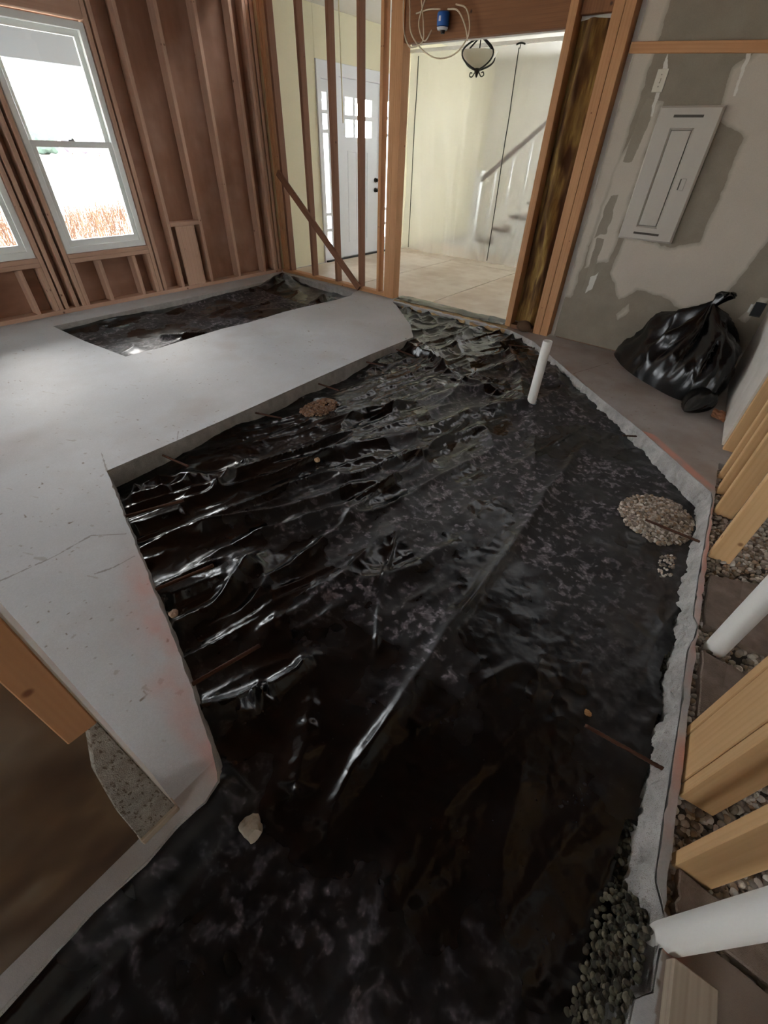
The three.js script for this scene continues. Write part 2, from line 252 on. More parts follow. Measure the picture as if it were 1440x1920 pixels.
// ---------------------------------------------------------------- far wall: studs, doorway, drywall
{
  const w = group('wall_far'); struct(w, 'open stud wall with doorway to the foyer and patched drywall');
  const D = .089;
  const stud = (z0, mat, x0 = XF, y0 = .04, y1 = 2.57, d = D, wd = .038) => box('stud', x0, x0 + d, y0, y1, z0, z0 + wd, mat, w);
  stud(-5.37, MAT.oldWood); stud(-5.325, MAT.oldWood); stud(-5.245, MAT.darkWood); stud(-4.80, MAT.darkWood); stud(-4.367, MAT.darkWood); stud(-3.965, MAT.darkWood); stud(-3.672, MAT.oldWood);  // backlit studs: their shade is put into the darker wood colour
  stud(-3.545, MAT.oldWood, XF - .01, 0, 2.57, .115, .06); stud(-3.484, MAT.oldWood, XF - .012, 0, 2.57, .115, .085);   // built-up post
  box('bottom_plate', XF, XF + .089, 0, .038, -5.41, -3.55, MAT.oldWood, w); box('top_plate', XF, XF + .089, 2.572, 2.648, -5.41, -1.4, MAT.oldWood, w);
  box('door_header', XF + .004, XF + .08, 2.112, 2.45, -3.398, -1.915, MAT.header, w); box('door_header', XF + .012, XF + .08, 2.452, 2.57, -3.398, -1.6, MAT.header, w);
  box('header_block', XF + .03, XF + .08, 2.17, 2.45, -1.836, -1.602, MAT.header, w);
  stud(-1.912, MAT.oldWood, XF - .008, .0, 2.57, .12, .06); 
  stud(-1.600, MAT.oldWood, XF - .004, .0, 2.57, .115, .075); stud(-1.524, MAT.oldWood, XF, .0, 2.57, .115, .075);
  box('bottom_plate', XF + .0, XF + .115, 0, .038, -1.85, -1.602, MAT.darkWood, w);
  // foyer side boards
  box('drywall_sheet', XF + .118, XF + .131, 2.108, CEIL - .002, -3.40, -1.90, MAT.white2, w, .002); box('drywall_sheet', XF + .118, XF + .131, 0, CEIL - .002, -1.898, 3.0, MAT.white2, w, .002);
  // patched drywall of the panel wall, texture drawn as bare board and trowelled compound
  const Z0 = -1.392, Z1 = .24, Hh = CEIL;
  const patches = [[[-1.40, .36], [-1.33, .36], [-1.30, .9], [-1.26, 1.6], [-1.24, 2.65], [-1.40, 2.65]],
    [[-1.30, .62], [-1.10, .70], [-1.09, 1.70], [-1.18, 1.72], [-1.25, 1.45], [-1.30, 1.35]],
    [[-1.05, .90], [-1.06, .62], [-.92, .42], [-.80, .52], [-.55, .50], [-.40, .44], [-.18, .55], [-.1, .9], [.0, 1.3], [.26, 1.5], [.26, 1.98], [.0, 1.93], [-.62, 1.93], [-.74, 1.86], [-.72, 1.62], [-.50, 1.52], [-.50, .9], [-.68, .86]],
    [[-.90, .30], [-.83, .40], [-.80, .36], [-.86, .26]], [[-.02, .45], [.05, .62], [.1, .62], [.04, .42]]];
  const gaps = [[[-1.245, 1.36], [-1.17, 1.38], [-1.13, 1.72], [-1.21, 1.72]], [[-1.28, .86], [-1.19, .9], [-1.2, 1.17], [-1.26, 1.15]], [[-1.255, .45], [-1.2, .45], [-1.2, .86], [-1.26, .86]]];
  const smears = [[[-1.16, 1.93], [-1.13, 1.86], [-1.13, 1.62], [-1.145, 1.62], [-1.17, 1.88]], [[-.69, 1.93], [-.67, 1.93], [-.66, 1.72], [-.675, 1.72]], [[-1.22, .55], [-1.16, .60], [-1.17, .48], [-1.21, .44]]];
  const TW = 768, TH = 1024;
  const map = tex(TW, TH, (px, py) => {
    const z = lerp(Z0, Z1, px / TW), y = py / TH * Hh; const jz = z + .03 * (fbm(z * 14 + 5, y * 14, 3) - .5), jy = y + .05 * (fbm(z * 12 + 60, y * 12, 3) - .5);
    const f = fbm(z * 10, y * 10 + 9, 4), g = hash(px, py);
    let c = mixc([130, 120, 105], [148, 138, 122], f);
    let m = 0; for (const P of patches) { const d = polyDist(jz, jy, P, true)[0]; m = Math.max(m, inPoly(jz, jy, P) ? .55 + .45 * sstep(0, .03, d) : 0); }
    for (const P of gaps) if (inPoly(jz, jy, P)) m = .12;
    c = mixc(c, [192, 181, 166], m * (.86 + .2 * fbm(z * 5 + 30, y * 5, 3)));
    for (const P of smears) if (inPoly(jz, jy, P)) c = mixc(c, [224, 220, 212], .8);
    return c.map(v => v + (g - .5) * 7);
  });
  const s = box('drywall_sheet', XF + .045, XF + .058, .012, Hh - .002, Z0, Z1, MAT.white2, w, .001);
  s.geometry.setAttribute('uv', new THREE.Float32BufferAttribute(Array.from({ length: s.geometry.attributes.position.count }, (_, i) => [(s.geometry.attributes.position.getZ(i) + (Z1 - Z0) / 2) / (Z1 - Z0), s.geometry.attributes.position.getY(i) / Hh + .5]).flat(), 2));
  s.material = new THREE.MeshStandardMaterial({ map, roughness: .9 }); s.material.name = 'patched_drywall';
  box('backing', XF + .06, XF + .115, 0, CEIL, -1.38, .3, MAT.darkWood, w);
}
// threshold under the doorway
{
  const t = mesh('trim_1', surf(120, 10, (u, v) => { const z = lerp(-3.36, -1.86, u), n = fbm(z * 16, v * 4, 4), a = v * Math.PI; return [4.46 - .055 * Math.sin(a) * (.5 + n) + (v > .5 ? .06 * (v - .5) : 0), -.03 - .09 * Math.cos(a) * (.55 + .5 * n) * (v < .5 ? 1 : .55), z]; }, (p, u, v) => [u * 1.5, v * .2]), new THREE.MeshStandardMaterial({ map: tex(256, 256, (x, y) => { const n = fbm(x / 16, y / 16, 4, 16), s = hash(x >> 1, y >> 1); return mixc([150, 118, 78], [206, 180, 136], n * .8 + s * .3); }), roughness: .95, bumpMap: grit, bumpScale: .006 }));
  struct(t, 'ragged tan sill strip under the foyer doorway', 'trim');
}

// ---------------------------------------------------------------- right wall: studs on the cut, drywall further on
{
  const w = group('wall_right'); struct(w, 'new wood stud wall beside the trench ending in drywall');
  const stud = (x0, wd = .038, d = .089, dz = 0, y0 = -.03) => { const m = box('stud', x0, x0 + wd, y0, 2.57, 0, d, MAT.newWood, w); m.position.z = zR(x0 + wd / 2) + d / 2 + dz; m.rotation.y = .083; return m; };
  stud(.702); stud(.897); stud(.938, .16, .038, .0); stud(1.104); stud(2.085); stud(2.47); stud(2.69); stud(2.86); stud(3.2); stud(3.6); stud(4.0); stud(4.35);
  for (const x of [-.2, -.6, -1.0, -1.4, -1.8, -2.2, -2.6]) stud(x, .038, .089, 0, .04);
  const plate = box("bottom_plate", -3, .505, .0, .04, 0, .089, MAT.greyWood, w); plate.rotation.y = .083; plate.position.z = zR(-1.24) + .047;
  { const tp = box("top_plate", -3, 4.45, 2.572, 2.648, 0, .089, MAT.newWood, w); tp.rotation.y = .083; tp.position.z = zR(.72) + .047; }
  const dl = 1.32, dw = mesh('drywall_sheet', cbox(dl, 2.55, .013, .001), new THREE.MeshStandardMaterial({ map: tex(256, 256, (x, y) => mixc([196, 190, 180], [218, 212, 204], fbm(x / 16, y / 16, 4, 16)), { repeat: [.7, .7] }), roughness: .9 }), w); dw.position.set(3.225 + dl / 2, 1.29, zR(3.225 + dl / 2) - .008); dw.rotation.y = .083;
}
// ---------------------------------------------------------------- near wall beside the camera
{
  const w = group('wall_near'); struct(w, 'stained brown unfinished wall end beside the trench');
  const map = tex(512, 512, (x, y) => { const u = x / 512, v = y / 512, a = fbm(u * 8, v * 3, 4), b = fbm(u * 5 + 30, v * 5, 4); let c = mixc([100, 76, 50], [126, 99, 70], a); c = mixc(c, [136, 122, 106], clamp((b - .46) * 3.4)); c = mixc(c, [66, 46, 28], clamp((fbm(u * 7 + 60, v * 7, 3) - .5) * 3.4)); return c; }, { repeat: [.7, .7] });
  box('wall_board', -3, -.06, .0, CEIL, -.665, -.652, new THREE.MeshStandardMaterial({ map, roughness: .95 }), w, .002);
  for (const x of [-.17, -.6, -1.0, -1.4, -1.8, -2.2, -2.6]) box('stud', x, x + .038, .04, 2.57, -.755, -.667, MAT.oldWood, w);
  box('bottom_plate', -3, -.05, .0, .038, -.757, -.666, MAT.greyWood, w);
  box('wall_board', -3, -.075, .0, CEIL, -.77, -.758, MAT.white2, w, .002);
  box('jamb_board', -.098, -.046, .54, 2.6, -.672, -.648, MAT.oldWood, w, .002).position.z = -.648;
  box('lit_edge_strip', -.0465, -.0425, .02, 2.6, -.77, -.640, MAT.white2, w, .001);  // white strip: the lit edge of the casing put in as colour
  const low = ext([[-.046, .03], [-.047, .538], [-.062, .538], [-.10, .41], [-.125, .22], [-.138, .03]], [], .014, .002); low.translate(0, 0, -.652);
  mesh('splattered_board', low, new THREE.MeshStandardMaterial({ map: tex(256, 256, (x, y) => { const n = fbm(x / 20, y / 20, 5), s = fbm(x / 6 + 90, y / 14, 3); let c = mixc([128, 118, 106], [184, 178, 168], n); if (s > .68) c = mixc(c, [88, 72, 56], .7); return c; }, { repeat: [4, 4] }), roughness: .95, bumpMap: grit, bumpScale: .005 }), w);
  box('plate_stub', -.142, -.040, .001, .028, -.664, -.628, MAT.greyWood, w, .003);
}
// ---------------------------------------------------------------- shell: ceiling, other walls
struct(box('ceiling_foyer', 4.6, 10.2, CEIL, CEIL + .15, -5.6, 3.15, MAT.white2, scene, .002), 'white foyer ceiling', 'ceiling');
{ const c = group('ceiling'); struct(c, 'bare wood joists and boards above the room', 'ceiling'); box('subfloor', -3.1, 4.6, CEIL + .24, CEIL + .27, -5.6, 3.15, MAT.header, c); for (let x = -3; x < 4.5; x += .4064) box('joist', x, x + .038, CEIL, CEIL + .24, -5.6, 3.15, MAT.header, c); box('rim_board', -3.14, -3.1, CEIL, CEIL + .27, -5.6, 3.15, MAT.header, c); for (const z of [-5.62, 3.13]) box('rim_board', -3.1, 4.6, CEIL, CEIL + .27, z, z + .03, MAT.header, c); }
function pierced(name, label, horiz, a0, a1, t0, t1, holes, wnames) {   // wall along x (horiz) or z with glazed openings
  const w = group(name); struct(w, label, 'wall');
  const put = (n, a, b, y0, y1, m, p, q0 = t0, q1 = t1) => horiz ? box(n, a, b, y0, y1, q0, q1, m, p, .002) : box(n, q0, q1, y0, y1, a, b, m, p, .002);
  let a = a0; holes.forEach(([h0, h1, y0, y1], i) => {
    put('wall_board', a, h0, -.14, CEIL, MAT.white2, w); put('wall_board', h0, h1, -.14, y0, MAT.white2, w); put('wall_board', h0, h1, y1, CEIL, MAT.white2, w); a = h1;
    const g = group(wnames[i][0]); struct(g, wnames[i][1], 'window'); const tm = (t0 + t1) / 2;
    put('window_frame', h0, h0 + .06, y0, y1, MAT.vinyl, g, tm - .03, tm + .03); put('window_frame', h1 - .06, h1, y0, y1, MAT.vinyl, g, tm - .03, tm + .03); put('window_frame', h0 + .06, h1 - .06, y0, y0 + .06, MAT.vinyl, g, tm - .03, tm + .03); put('window_frame', h0 + .06, h1 - .06, y1 - .06, y1, MAT.vinyl, g, tm - .03, tm + .03);
    const m = mesh('glass_pane', new THREE.PlaneGeometry(h1 - h0 - .12, y1 - y0 - .12), MAT.glass, g); m.position.set(horiz ? (h0 + h1) / 2 : tm, (y0 + y1) / 2, horiz ? tm : (h0 + h1) / 2); if (!horiz) m.rotation.y = Math.PI / 2;
  });
  put('wall_board', a, a1, -.14, CEIL, MAT.white2, w);
}
pierced('wall_back', 'plain wall behind the photographer', false, -5.6, 3.15, -3.2, -3.02, [[-3.6, -2.6, .9, 2.1], [-.35, .35, .9, 2.0], [1.4, 2.0, 1.0, 2.0]], [['window_5', 'unseen wide glazed opening added behind the photographer for the light from behind'], ['window_6', 'unseen small window added at the passage end for the light from behind'], ['window_8', 'unseen window added to light the floor beyond the studs']]);  // all three windows unseen, added to light near surfaces and the side room
pierced('wall_side', 'plain wall of the room beyond the studs', true, -3.1, 10.2, 3.02, 3.15, [[7.7, 8.9, .8, 2.1]], [['window_4', 'unseen wide window added at the far end to light the stair hall']]);  // unseen window added as daylight for the stair hall

// ---------------------------------------------------------------- foyer
{
  const yw = group('wall_foyer'); struct(yw, 'pale yellow foyer wall around the front door');
  box('wall_board', 4.60, 5.40, 0, CEIL, -5.56, -5.45, MAT.yellow, yw, .002); box('wall_board', 7.10, 7.55, 0, CEIL, -5.56, -5.45, MAT.yellow, yw, .002); box('wall_board', 5.40, 7.10, 2.20, CEIL, -5.56, -5.45, MAT.yellow, yw, .002);
  box('wall_board', 7.55, 10.2, 0, CEIL, -5.56, -5.45, MAT.yellow, yw, .002);
  pierced('wall_stairhall', 'pale wall behind the stairs', false, -5.45, 3.0, 10.05, 10.2, [[-3.6, -1.9, .7, 2.15]], [['window_7', 'unseen stair hall window added to light the stairs behind the curtain']]);  // window hidden by the doorway post, added to light the stairs

  // front door with side lights
  const d = group('door_1'); struct(d, 'pale grey front door with six small lites between slim sidelights', 'door'); d.position.set(6.25, 0, -5.45);
  const X = x => x - 6.25;
  const fr2 = ext(rect(X(5.40), X(7.10), 0, 2.2), [rect(X(5.80), X(6.72), .02, 2.085), rect(X(5.47), X(5.70), .12, 2.04), rect(X(6.82), X(7.05), .12, 2.04)], .09, .004); fr2.translate(0, 0, -.07); mesh('door_frame', fr2, MAT.trim, d);
  const lites = []; for (let r = 0; r < 2; r++) for (let c = 0; c < 3; c++) lites.push(rect(X(5.955 + c * .205), X(6.125 + c * .205), r ? 1.49 : 1.72, r ? 1.68 : 1.905));
  const sl = ext(rect(X(5.805), X(6.715), .025, 2.08), lites, .036, .003); sl.translate(0, 0, -.055); const slab = mesh('door_slab', sl, MAT.trim, d);
  for (const L of lites) { const m = mesh('lite_pane', new THREE.PlaneGeometry(L[1][0] - L[0][0], L[2][1] - L[0][1]), MAT.glass, slab); m.position.set((L[0][0] + L[1][0]) / 2, (L[0][1] + L[2][1]) / 2, -.036); }
  for (const px of [6.05, 6.30]) { const pn = ext(rect(X(px - .06), X(px + .14), .22, 1.34), [rect(X(px - .045), X(px + .125), .235, 1.325)], .006, .002); pn.translate(0, 0, -.018); mesh('panel_moulding', pn, MAT.trim, slab); }
  for (const y of [1.86, 1.03, .23]) { const m = mesh('hinge', cbox(.022, .1, .02), M('#77736c', .4, { metalness: .6 }), d); m.position.set(X(5.80), y, -.008); }
  for (const y of [.995, .868]) { const k = mesh('door_knob', new THREE.LatheGeometry([[0, .05], [.018, .048], [.026, .036], [.024, .024], [.012, .016], [.012, .008], [.03, .006], [.03, 0]].map(p => new THREE.Vector2(...p)), 20), M('#2c2620', .35, { metalness: .7 }), slab); k.rotation.x = Math.PI / 2; k.position.set(X(6.625), y, -.014); }
  for (const [sx, a, b] of [[0, 5.475, 5.695], [1, 6.825, 7.045]]) {
    const o0 = sx ? 6.845 : 5.495, o1 = sx ? 6.955 : 5.605, ys = [[1.75, 1.92], [1.555, 1.715], [.625, 1.52], [.425, .59], [.21, .39]];
    const pg = ext(rect(X(a), X(b), .125, 2.035), ys.map(y => rect(X(o0), X(o1), y[0], y[1])), .03, .002); pg.translate(0, 0, -.05); const pm = mesh('sidelight', pg, MAT.trim, d);
    for (const y of ys) { const m = mesh('sidelight_pane', new THREE.PlaneGeometry(o1 - o0, y[1] - y[0]), MAT.glass, pm); m.position.set(X((o0 + o1) / 2), (y[0] + y[1]) / 2, -.034); }
  }
  box('threshold', X(5.42), X(7.09), -.0, .024, -.12, .06, MAT.black, d, .003);
  // foyer floor and loose floor boards
  struct(box('floor_foyer', 4.562, 10.2, -.14, -.012, -5.56, 3.02, MAT.concSide, scene, .002), 'concrete foyer floor under the protection boards', 'floor');
  const ply = tex(512, 512, (x, y) => { const u = x / 512, v = y / 512, a = fbm(u * 4, v * 24, 4, 4), b = fbm(u * 4 + 9, v * 4, 4, 4); let c = mixc([204, 188, 166], [226, 214, 198], a); return mixc(c, [186, 162, 138], clamp((b - .52) * 1.7)); }, { repeat: [1 / 1.2, 1 / 1.2] });
  const pm = new THREE.MeshStandardMaterial({ map: ply, roughness: .55 });
  for (const [a, b, c, e, l] of [[4.64, 7.05, -4.16, -2.985, 'pale plywood floor sheet just inside the doorway'], [4.64, 7.05, -5.40, -4.175, 'pale plywood floor sheet along the yellow wall by the front door'], [4.64, 7.05, -2.965, -1.75, 'pale plywood floor sheet by the right doorway post'], [7.065, 8.3, -5.40, -4.2, 'pale plywood floor sheet at the foot of the curtain'], [7.065, 8.3, -4.185, -2.985, 'pale plywood floor sheet at the stair foot']])
    tag(box('floor_board', a, b, -.0115, .004, c, e, pm, scene, .002, 0), l, 'floor board', 'plywood sheets on the foyer floor');
}
// plastic dust curtain with zippers
{
  const g = group('dust_curtain'); tag(g, 'translucent white plastic dust curtain with two zippers across the foyer', 'curtain'); g.position.set(7.35, 0, -4.2);
  const film = new THREE.MeshPhysicalMaterial({ color: '#eceae2', roughness: .42, transparent: true, opacity: .4, transmission: .0, side: THREE.DoubleSide });
  const top = 2.46, fold = (z, y) => { const k = y / top; return .09 * (fbm(z * 3.2 + (1 - k) * 1.4 * z, y * .5 + 3, 3) - .5) * (1.3 - .5 * k) + .018 * (ridged(z * 6 + 2.2 * (1 - k) * Math.sin(z * 2), y * .4) - .5) + .05 * Math.exp(-(((z + .35 + .38 * k * k) / .07) ** 2)) * (1 - k) * .9; };
  const geo = surf(160, 110, (u, v) => { const z = lerp(-1.21, 2.1, u), y = v * top; return [fold(z, y), y, z]; }, p => [p[2], p[1]]);
  mesh('plastic_film', geo, film, g);
  for (const [zt, zb] of [[-1.075, -1.07], [.51, .535]]) mesh('zipper', tube(Array.from({ length: 12 }, (_, i) => { const y = .03 + i / 11 * 2.39, z = lerp(zb, zt, i / 11); return [fold(z, y) - .006, y, z]; }), .007, 60, 6), MAT.iron, g);
  mesh('zipper_pull', mergeGeometries([tube([[0, 0, -.06], [.0, .012, 0], [0, -.002, .06]], .01, 10, 6), tube([[0, .01, 0], [-.01, -.04, .0]], .006, 6, 5)]), MAT.iron, g).position.set(-.02, 2.45, .53);
  box('hanging_batten', -.02, .02, top - .005, top + .03, -1.22, 2.1, MAT.white2, g, .002);
}
// stairs behind the curtain
{
  const s = group('staircase'); tag(s, 'hazy staircase with brown treads and handrail behind the plastic curtain', 'staircase'); s.position.set(8, 0, -4.3);
  const tr = M('#452518', .5);
  for (let i = 0; i < 8; i++) { const z = .1 + i * .265, y = .2 * (i + 1); box('riser', -.0, 1.0, y - .2, y - .032, z, z + .02, MAT.white, s); box('tread', -.05, 1.03, y - .03, y + .01, z - .03, z + .275, tr, s); box('stair_side', -.0, .03, 0, y - .032, z + .021, z + .264, MAT.white, s); }
  box('newel_post', -.07, .04, 0, 1.12, -.12, -.01, MAT.white, s, .01); box('newel_cap', -.085, .055, 1.122, 1.16, -.135, .005, MAT.white, s, .01);
  const rail = mesh('handrail', cbox(.06, .06, 2.6, .015), tr, s); rail.position.set(-.01, 1.02 + .83, 1.0); rail.rotation.x = -Math.atan2(.2, .265); rail.position.set(-.01, 1.05 + .755 * 1.0, 1.0);
  for (let i = 0; i < 8; i++) { const z = .2 + i * .265, y = .2 * (i + 1); box('baluster', -.012, .018, y, 1.03 + .755 * z - .03, z, z + .03, MAT.white, s, .004); }
}
// pendant lantern
{
  const p = group('pendant_lantern'); tag(p, 'dark iron pendant lantern with frosted bowl hanging in the foyer', 'lamp'); p.position.set(6.0, 2.065, -3.49);
  const bow = s => { const o = []; for (let i = 0; i <= 10; i++) { const t = i / 10, y = .02 + t * .255; o.push([Math.cos(s) * (.225 * Math.sin(Math.PI * Math.pow(t, .85)) + .012), y, Math.sin(s) * (.225 * Math.sin(Math.PI * Math.pow(t, .85)) + .012)]); } return o; };
  for (let k = 0; k < 4; k++) mesh('iron_arm', tube(bow(k * Math.PI / 2 + .35), .009, 24, 6), MAT.iron, p);
  mesh('rod', tube([[0, .03, 0], [0, .2, 0], [0, .575, 0]], .007, 4, 6), MAT.iron, p); mesh('ceiling_rose', new THREE.CylinderGeometry(.06, .05, .03, 20), MAT.iron, p).position.y = .569;
  mesh('glass_bowl', new THREE.LatheGeometry([[.012, .032], [.08, .05], [.14, .085], [.18, .125], [.2, .165], [.196, .166], [.175, .127], [.135, .09], [.078, .056]].map(q => new THREE.Vector2(...q)), 32), new THREE.MeshPhysicalMaterial({ color: '#d9d4bc', roughness: .5, transparent: true, opacity: .75 }), p);
  for (const s of [-1, 1]) mesh('scroll', tube([[0, .03, 0], [0, -.0, s * .03], [0, -.03, s * .06], [0, -.02, s * .09], [0, .005, s * .08], [0, .0, s * .06]], .006, 24, 6), MAT.iron, p);
  mesh('finial', new THREE.LatheGeometry([[0, -.04], [.012, -.03], [.016, -.01], [.03, .01], [.03, .04], [.01, .05]].map(q => new THREE.Vector2(...q)), 14), MAT.iron, p);
}

// ---------------------------------------------------------------- black plastic sheeting
const RIDGES = [ // points, height, half width, sharpness
  [[[2.95, -.47], [2.285, -.449], [1.828, -.431], [1.423, -.41], [1.005, -.402], [.599, -.371], [.351, -.352], [.21, -.33]], .030, .030],
  [[[2.75, -1.255], [1.989, -1.224], [1.414, -1.186], [.89, -1.145], [.43, -1.115]], .026, .026],
  [[[3.10, -1.02], [2.773, -1.274], [2.239, -1.397], [1.909, -1.559], [1.552, -1.702], [1.18, -1.93]], .034, .05],
  [[[3.55, -2.40], [3.302, -1.989], [3.135, -1.661], [3.12, -1.2]], .045, .045], [[[3.5, -2.52], [3.33, -2.152], [3.24, -1.869]], .035, .03],
  [[[.55, -.735], [.43, -.74], [.335, -.752]], .05, .03], [[[.335, -.752], [.253, -.822], [.13, -.90]], .06, .035],
  [[[.75, -1.29], [.449, -1.234], [.26, -1.25]], .06, .04], [[[.60, -1.32], [.35, -1.44]], .05, .035],
  [[[.98, -2.05], [.76, -2.088], [.55, -2.15]], .07, .045], [[[1.288, -2.003], [.915, -1.91]], .05, .025], [[[.95, -2.1], [.774, -2.225], [.59, -2.175]], .05, .03],
  [[[1.587, -1.291], [1.147, -1.46], [.792, -1.64], [.56, -1.74]], .04, .035], [[[1.3, -1.25], [.836, -1.436], [.53, -1.49]], .045, .035], [[[.72, -1.90], [.46, -1.93]], .06, .03],
  [[[1.364, -.941], [1.003, -.758], [.706, -.553]], .012, .012], [[[2.0, -1.942], [2.397, -1.754], [2.941, -1.568], [3.36, -1.105]], .03, .04], [[[1.849, -2.02], [2.161, -1.80], [2.6, -1.70]], .03, .035],
  [[[1.286, -.969], [.948, -.921], [.663, -.936], [.45, -1.0]], .022, .04], [[[1.5, -.62], [1.2, -.70], [.9, -.86]], .014, .035], [[[3.15, -.95], [3.5, -.9], [3.8, -1.1]], .03, .04], [[[3.1, -1.05], [3.6, -1.3], [4.1, -1.75]], .03, .04], [[[3.1, -1.0], [3.3, -1.6], [3.9, -2.2]], .025, .05], [[[3.0, -.95], [2.7, -.75], [2.3, -.62]], .014, .05],
  [[[.3, -.12], [.05, -.05], [-.3, .02]], .015, .06], [[[.75, .05], [.4, .15], [.0, .2]], .012, .06], [[[.45, -.62], [.2, -.45]], .025, .04],
].map(([p, a, w]) => ({ p, a, w, x0: Math.min(...p.map(q => q[0])) - .3, x1: Math.max(...p.map(q => q[0])) + .3, z0: Math.min(...p.map(q => q[1])) - .3, z1: Math.max(...p.map(q => q[1])) + .3 }));
const BARS = [[[.14, -.963], [.438, -.897]], [[.27, -1.453], [.566, -1.377]], [[.43, -2.0], [.738, -1.887]], [[.885, -2.42], [.933, -2.161]], [[1.585, -2.43], [1.68, -2.2]], [[2.235, -2.45], [2.274, -2.216]], [[2.83, -2.47], [2.9, -2.28]], [[3.28, -2.46], [3.27, -2.2]]];
const NEAR_EDGE = LEFT_EDGE.filter(p => p[0] < .08 && p[1] > -.62);
function sheetY(x, z) {
  let h = -.125 + .055 * sstep(2.4, 3.9, x) + .022 * (fbm(x * 2.1 + 5, z * 2.1 + 5, 3) - .5);
  const wr = sstep(-.5, -1.3, z) * .85 + .27, nearFar = sstep(2.3, 3.2, x);
  const q1 = ridged(x * 1.5 + z * 1.2 + 11, z * 6.5 - x * 1.6 + 7), q2 = ridged(x * 3 + z * 2 + 31, z * 13 - x * 3.5 + 17);
  h += wr * (.034 * q1 * q1 * q1 + .012 * q2 * q2) + nearFar * .010 * Math.pow(ridged(x * 5 - z * 3, z * 5 + x * 6), 2);
  h += .0045 * ridged(x * 9 + z * 4 + 3, z * 12 - x * 5) + .0025 * ridged(x * 21 - z * 9, z * 23 + x * 8);
  for (const r of RIDGES) {
    if (x < r.x0 || x > r.x1 || z < r.z0 || z > r.z1) continue;
    const jx = x + .02 * (noise(x * 7, z * 7) - .5), jz = z + .03 * (noise(x * 6 + 20, z * 6) - .5);
    const [d, t] = polyDist(jx, jz, r.p); if (d > .3) continue;
    const taper = .35 + .65 * sstep(0, .12, t) * sstep(1, .88, t), along = .7 + .6 * noise(t * 9 + r.a * 1000, 3);
    h += r.a * taper * along * Math.exp(-Math.pow(d / r.w, 1.45));
  }
  if (x < .12 && z < -.4) { const e = polyDist(x, z, NEAR_EDGE)[0]; h = Math.max(h, lerp(-.012, h, sstep(0, .10, e))); }
  if (z < -.8) for (const b of BARS) { if (Math.abs(x - b[0][0]) > .4) continue; const d = segDist(x, z, b[0][0], b[0][1], b[1][0], b[1][1])[0]; if (d < .07) h = lerp(Math.min(h, -.078), h, sstep(.018, .07, d)); }
  const dl = Math.hypot(x - 3.1, z + .98); h += .03 * Math.exp(-dl * dl / .012);
  return h;
}
const dustAt = (x, z) => {                                          // where grit and dust lie on the plastic
  const c = sstep(-1.85, -1.1, z) * sstep(.4, .9, x) * sstep(.3, -.35, z - .1 * x), far = sstep(2.2, 3, x) * .2, low = .5 * sstep(.5, .1, x);
  return clamp((.12 + .95 * c + far * .6 + low) * sstep(.40, .60, fbm(x * 3.4 + 13, z * 3.4 + 4, 5)));
};
const polyTex = tex(2048, 1320, (px, py) => {                       // unique over the sheet, 6.1 m by 3.93 m
  const x = -1.62 + px / 2048 * 6.1, z = -3.4 + py / 1320 * 3.93, d = dustAt(x, z), wx = x + .03 * fbm(x * 17 + 3, z * 17, 2), wz = z + .03 * fbm(x * 17 + 70, z * 17 + 9, 2), f = fbm(wx * 37 + wz * 11, wz * 37 - wx * 13, 4), k = noise(wx * 120 + wz * 50, wz * 120 - wx * 50), s = hash(px, py);
  let m = d * (.08 + .85 * sstep(.47, .72, f) * (.4 + .6 * k)) + .02 * f; if (k > .8 && f > .55) m += .3 * s * d; if (s > .9988) m += .3;
  return mixc([9, 9, 10], [150, 142, 150], clamp(m));
}, { repeat: [1 / 6.1, 1 / 3.93], offset: [1.62 / 6.1, 3.4 / 3.93] });
const polyRough = tex(1024, 660, (px, py) => { const x = -1.62 + px / 1024 * 6.1, z = -3.4 + py / 660 * 3.93, r = .15 + .1 * sstep(-.9, -.4, z) * sstep(.5, 1.1, x) + .42 * dustAt(x, z) * (.5 + .5 * fbm(x * 30, z * 30, 2)) + .07 * noise(x * 9, z * 9); return [255, 255 * r, 0]; }, { srgb: false, repeat: [1 / 6.1, 1 / 3.93], offset: [1.62 / 6.1, 3.4 / 3.93] });
const polyBump = tex(1024, 1024, (px, py) => { const u = px / 1024, v = py / 1024; let d = 1; const S = 48, gx = u * S, gy = v * S, xi = Math.floor(gx), yi = Math.floor(gy); for (let j = -1; j < 2; j++) for (let i = -1; i < 2; i++) { const a = ((xi + i) % S + S) % S, b = ((yi + j) % S + S) % S; const dx = xi + i + hash(a, b) - gx, dy = yi + j + hash(a + 77, b + 31) - gy; d = Math.min(d, Math.hypot(dx, dy)); } const n = fbm(u * 8, v * 8, 3, 8); const h = (1 - d) * (.25 + .75 * n) * 200 + 40 * n; return [h, h, h]; }, { srgb: false, repeat: [.8, .8] });
MAT.poly = new THREE.MeshPhysicalMaterial({ color: '#ffffff', map: polyTex, roughness: 1, roughnessMap: polyRough, bumpMap: polyBump, bumpScale: .0012, ior: 1.5, side: THREE.DoubleSide });
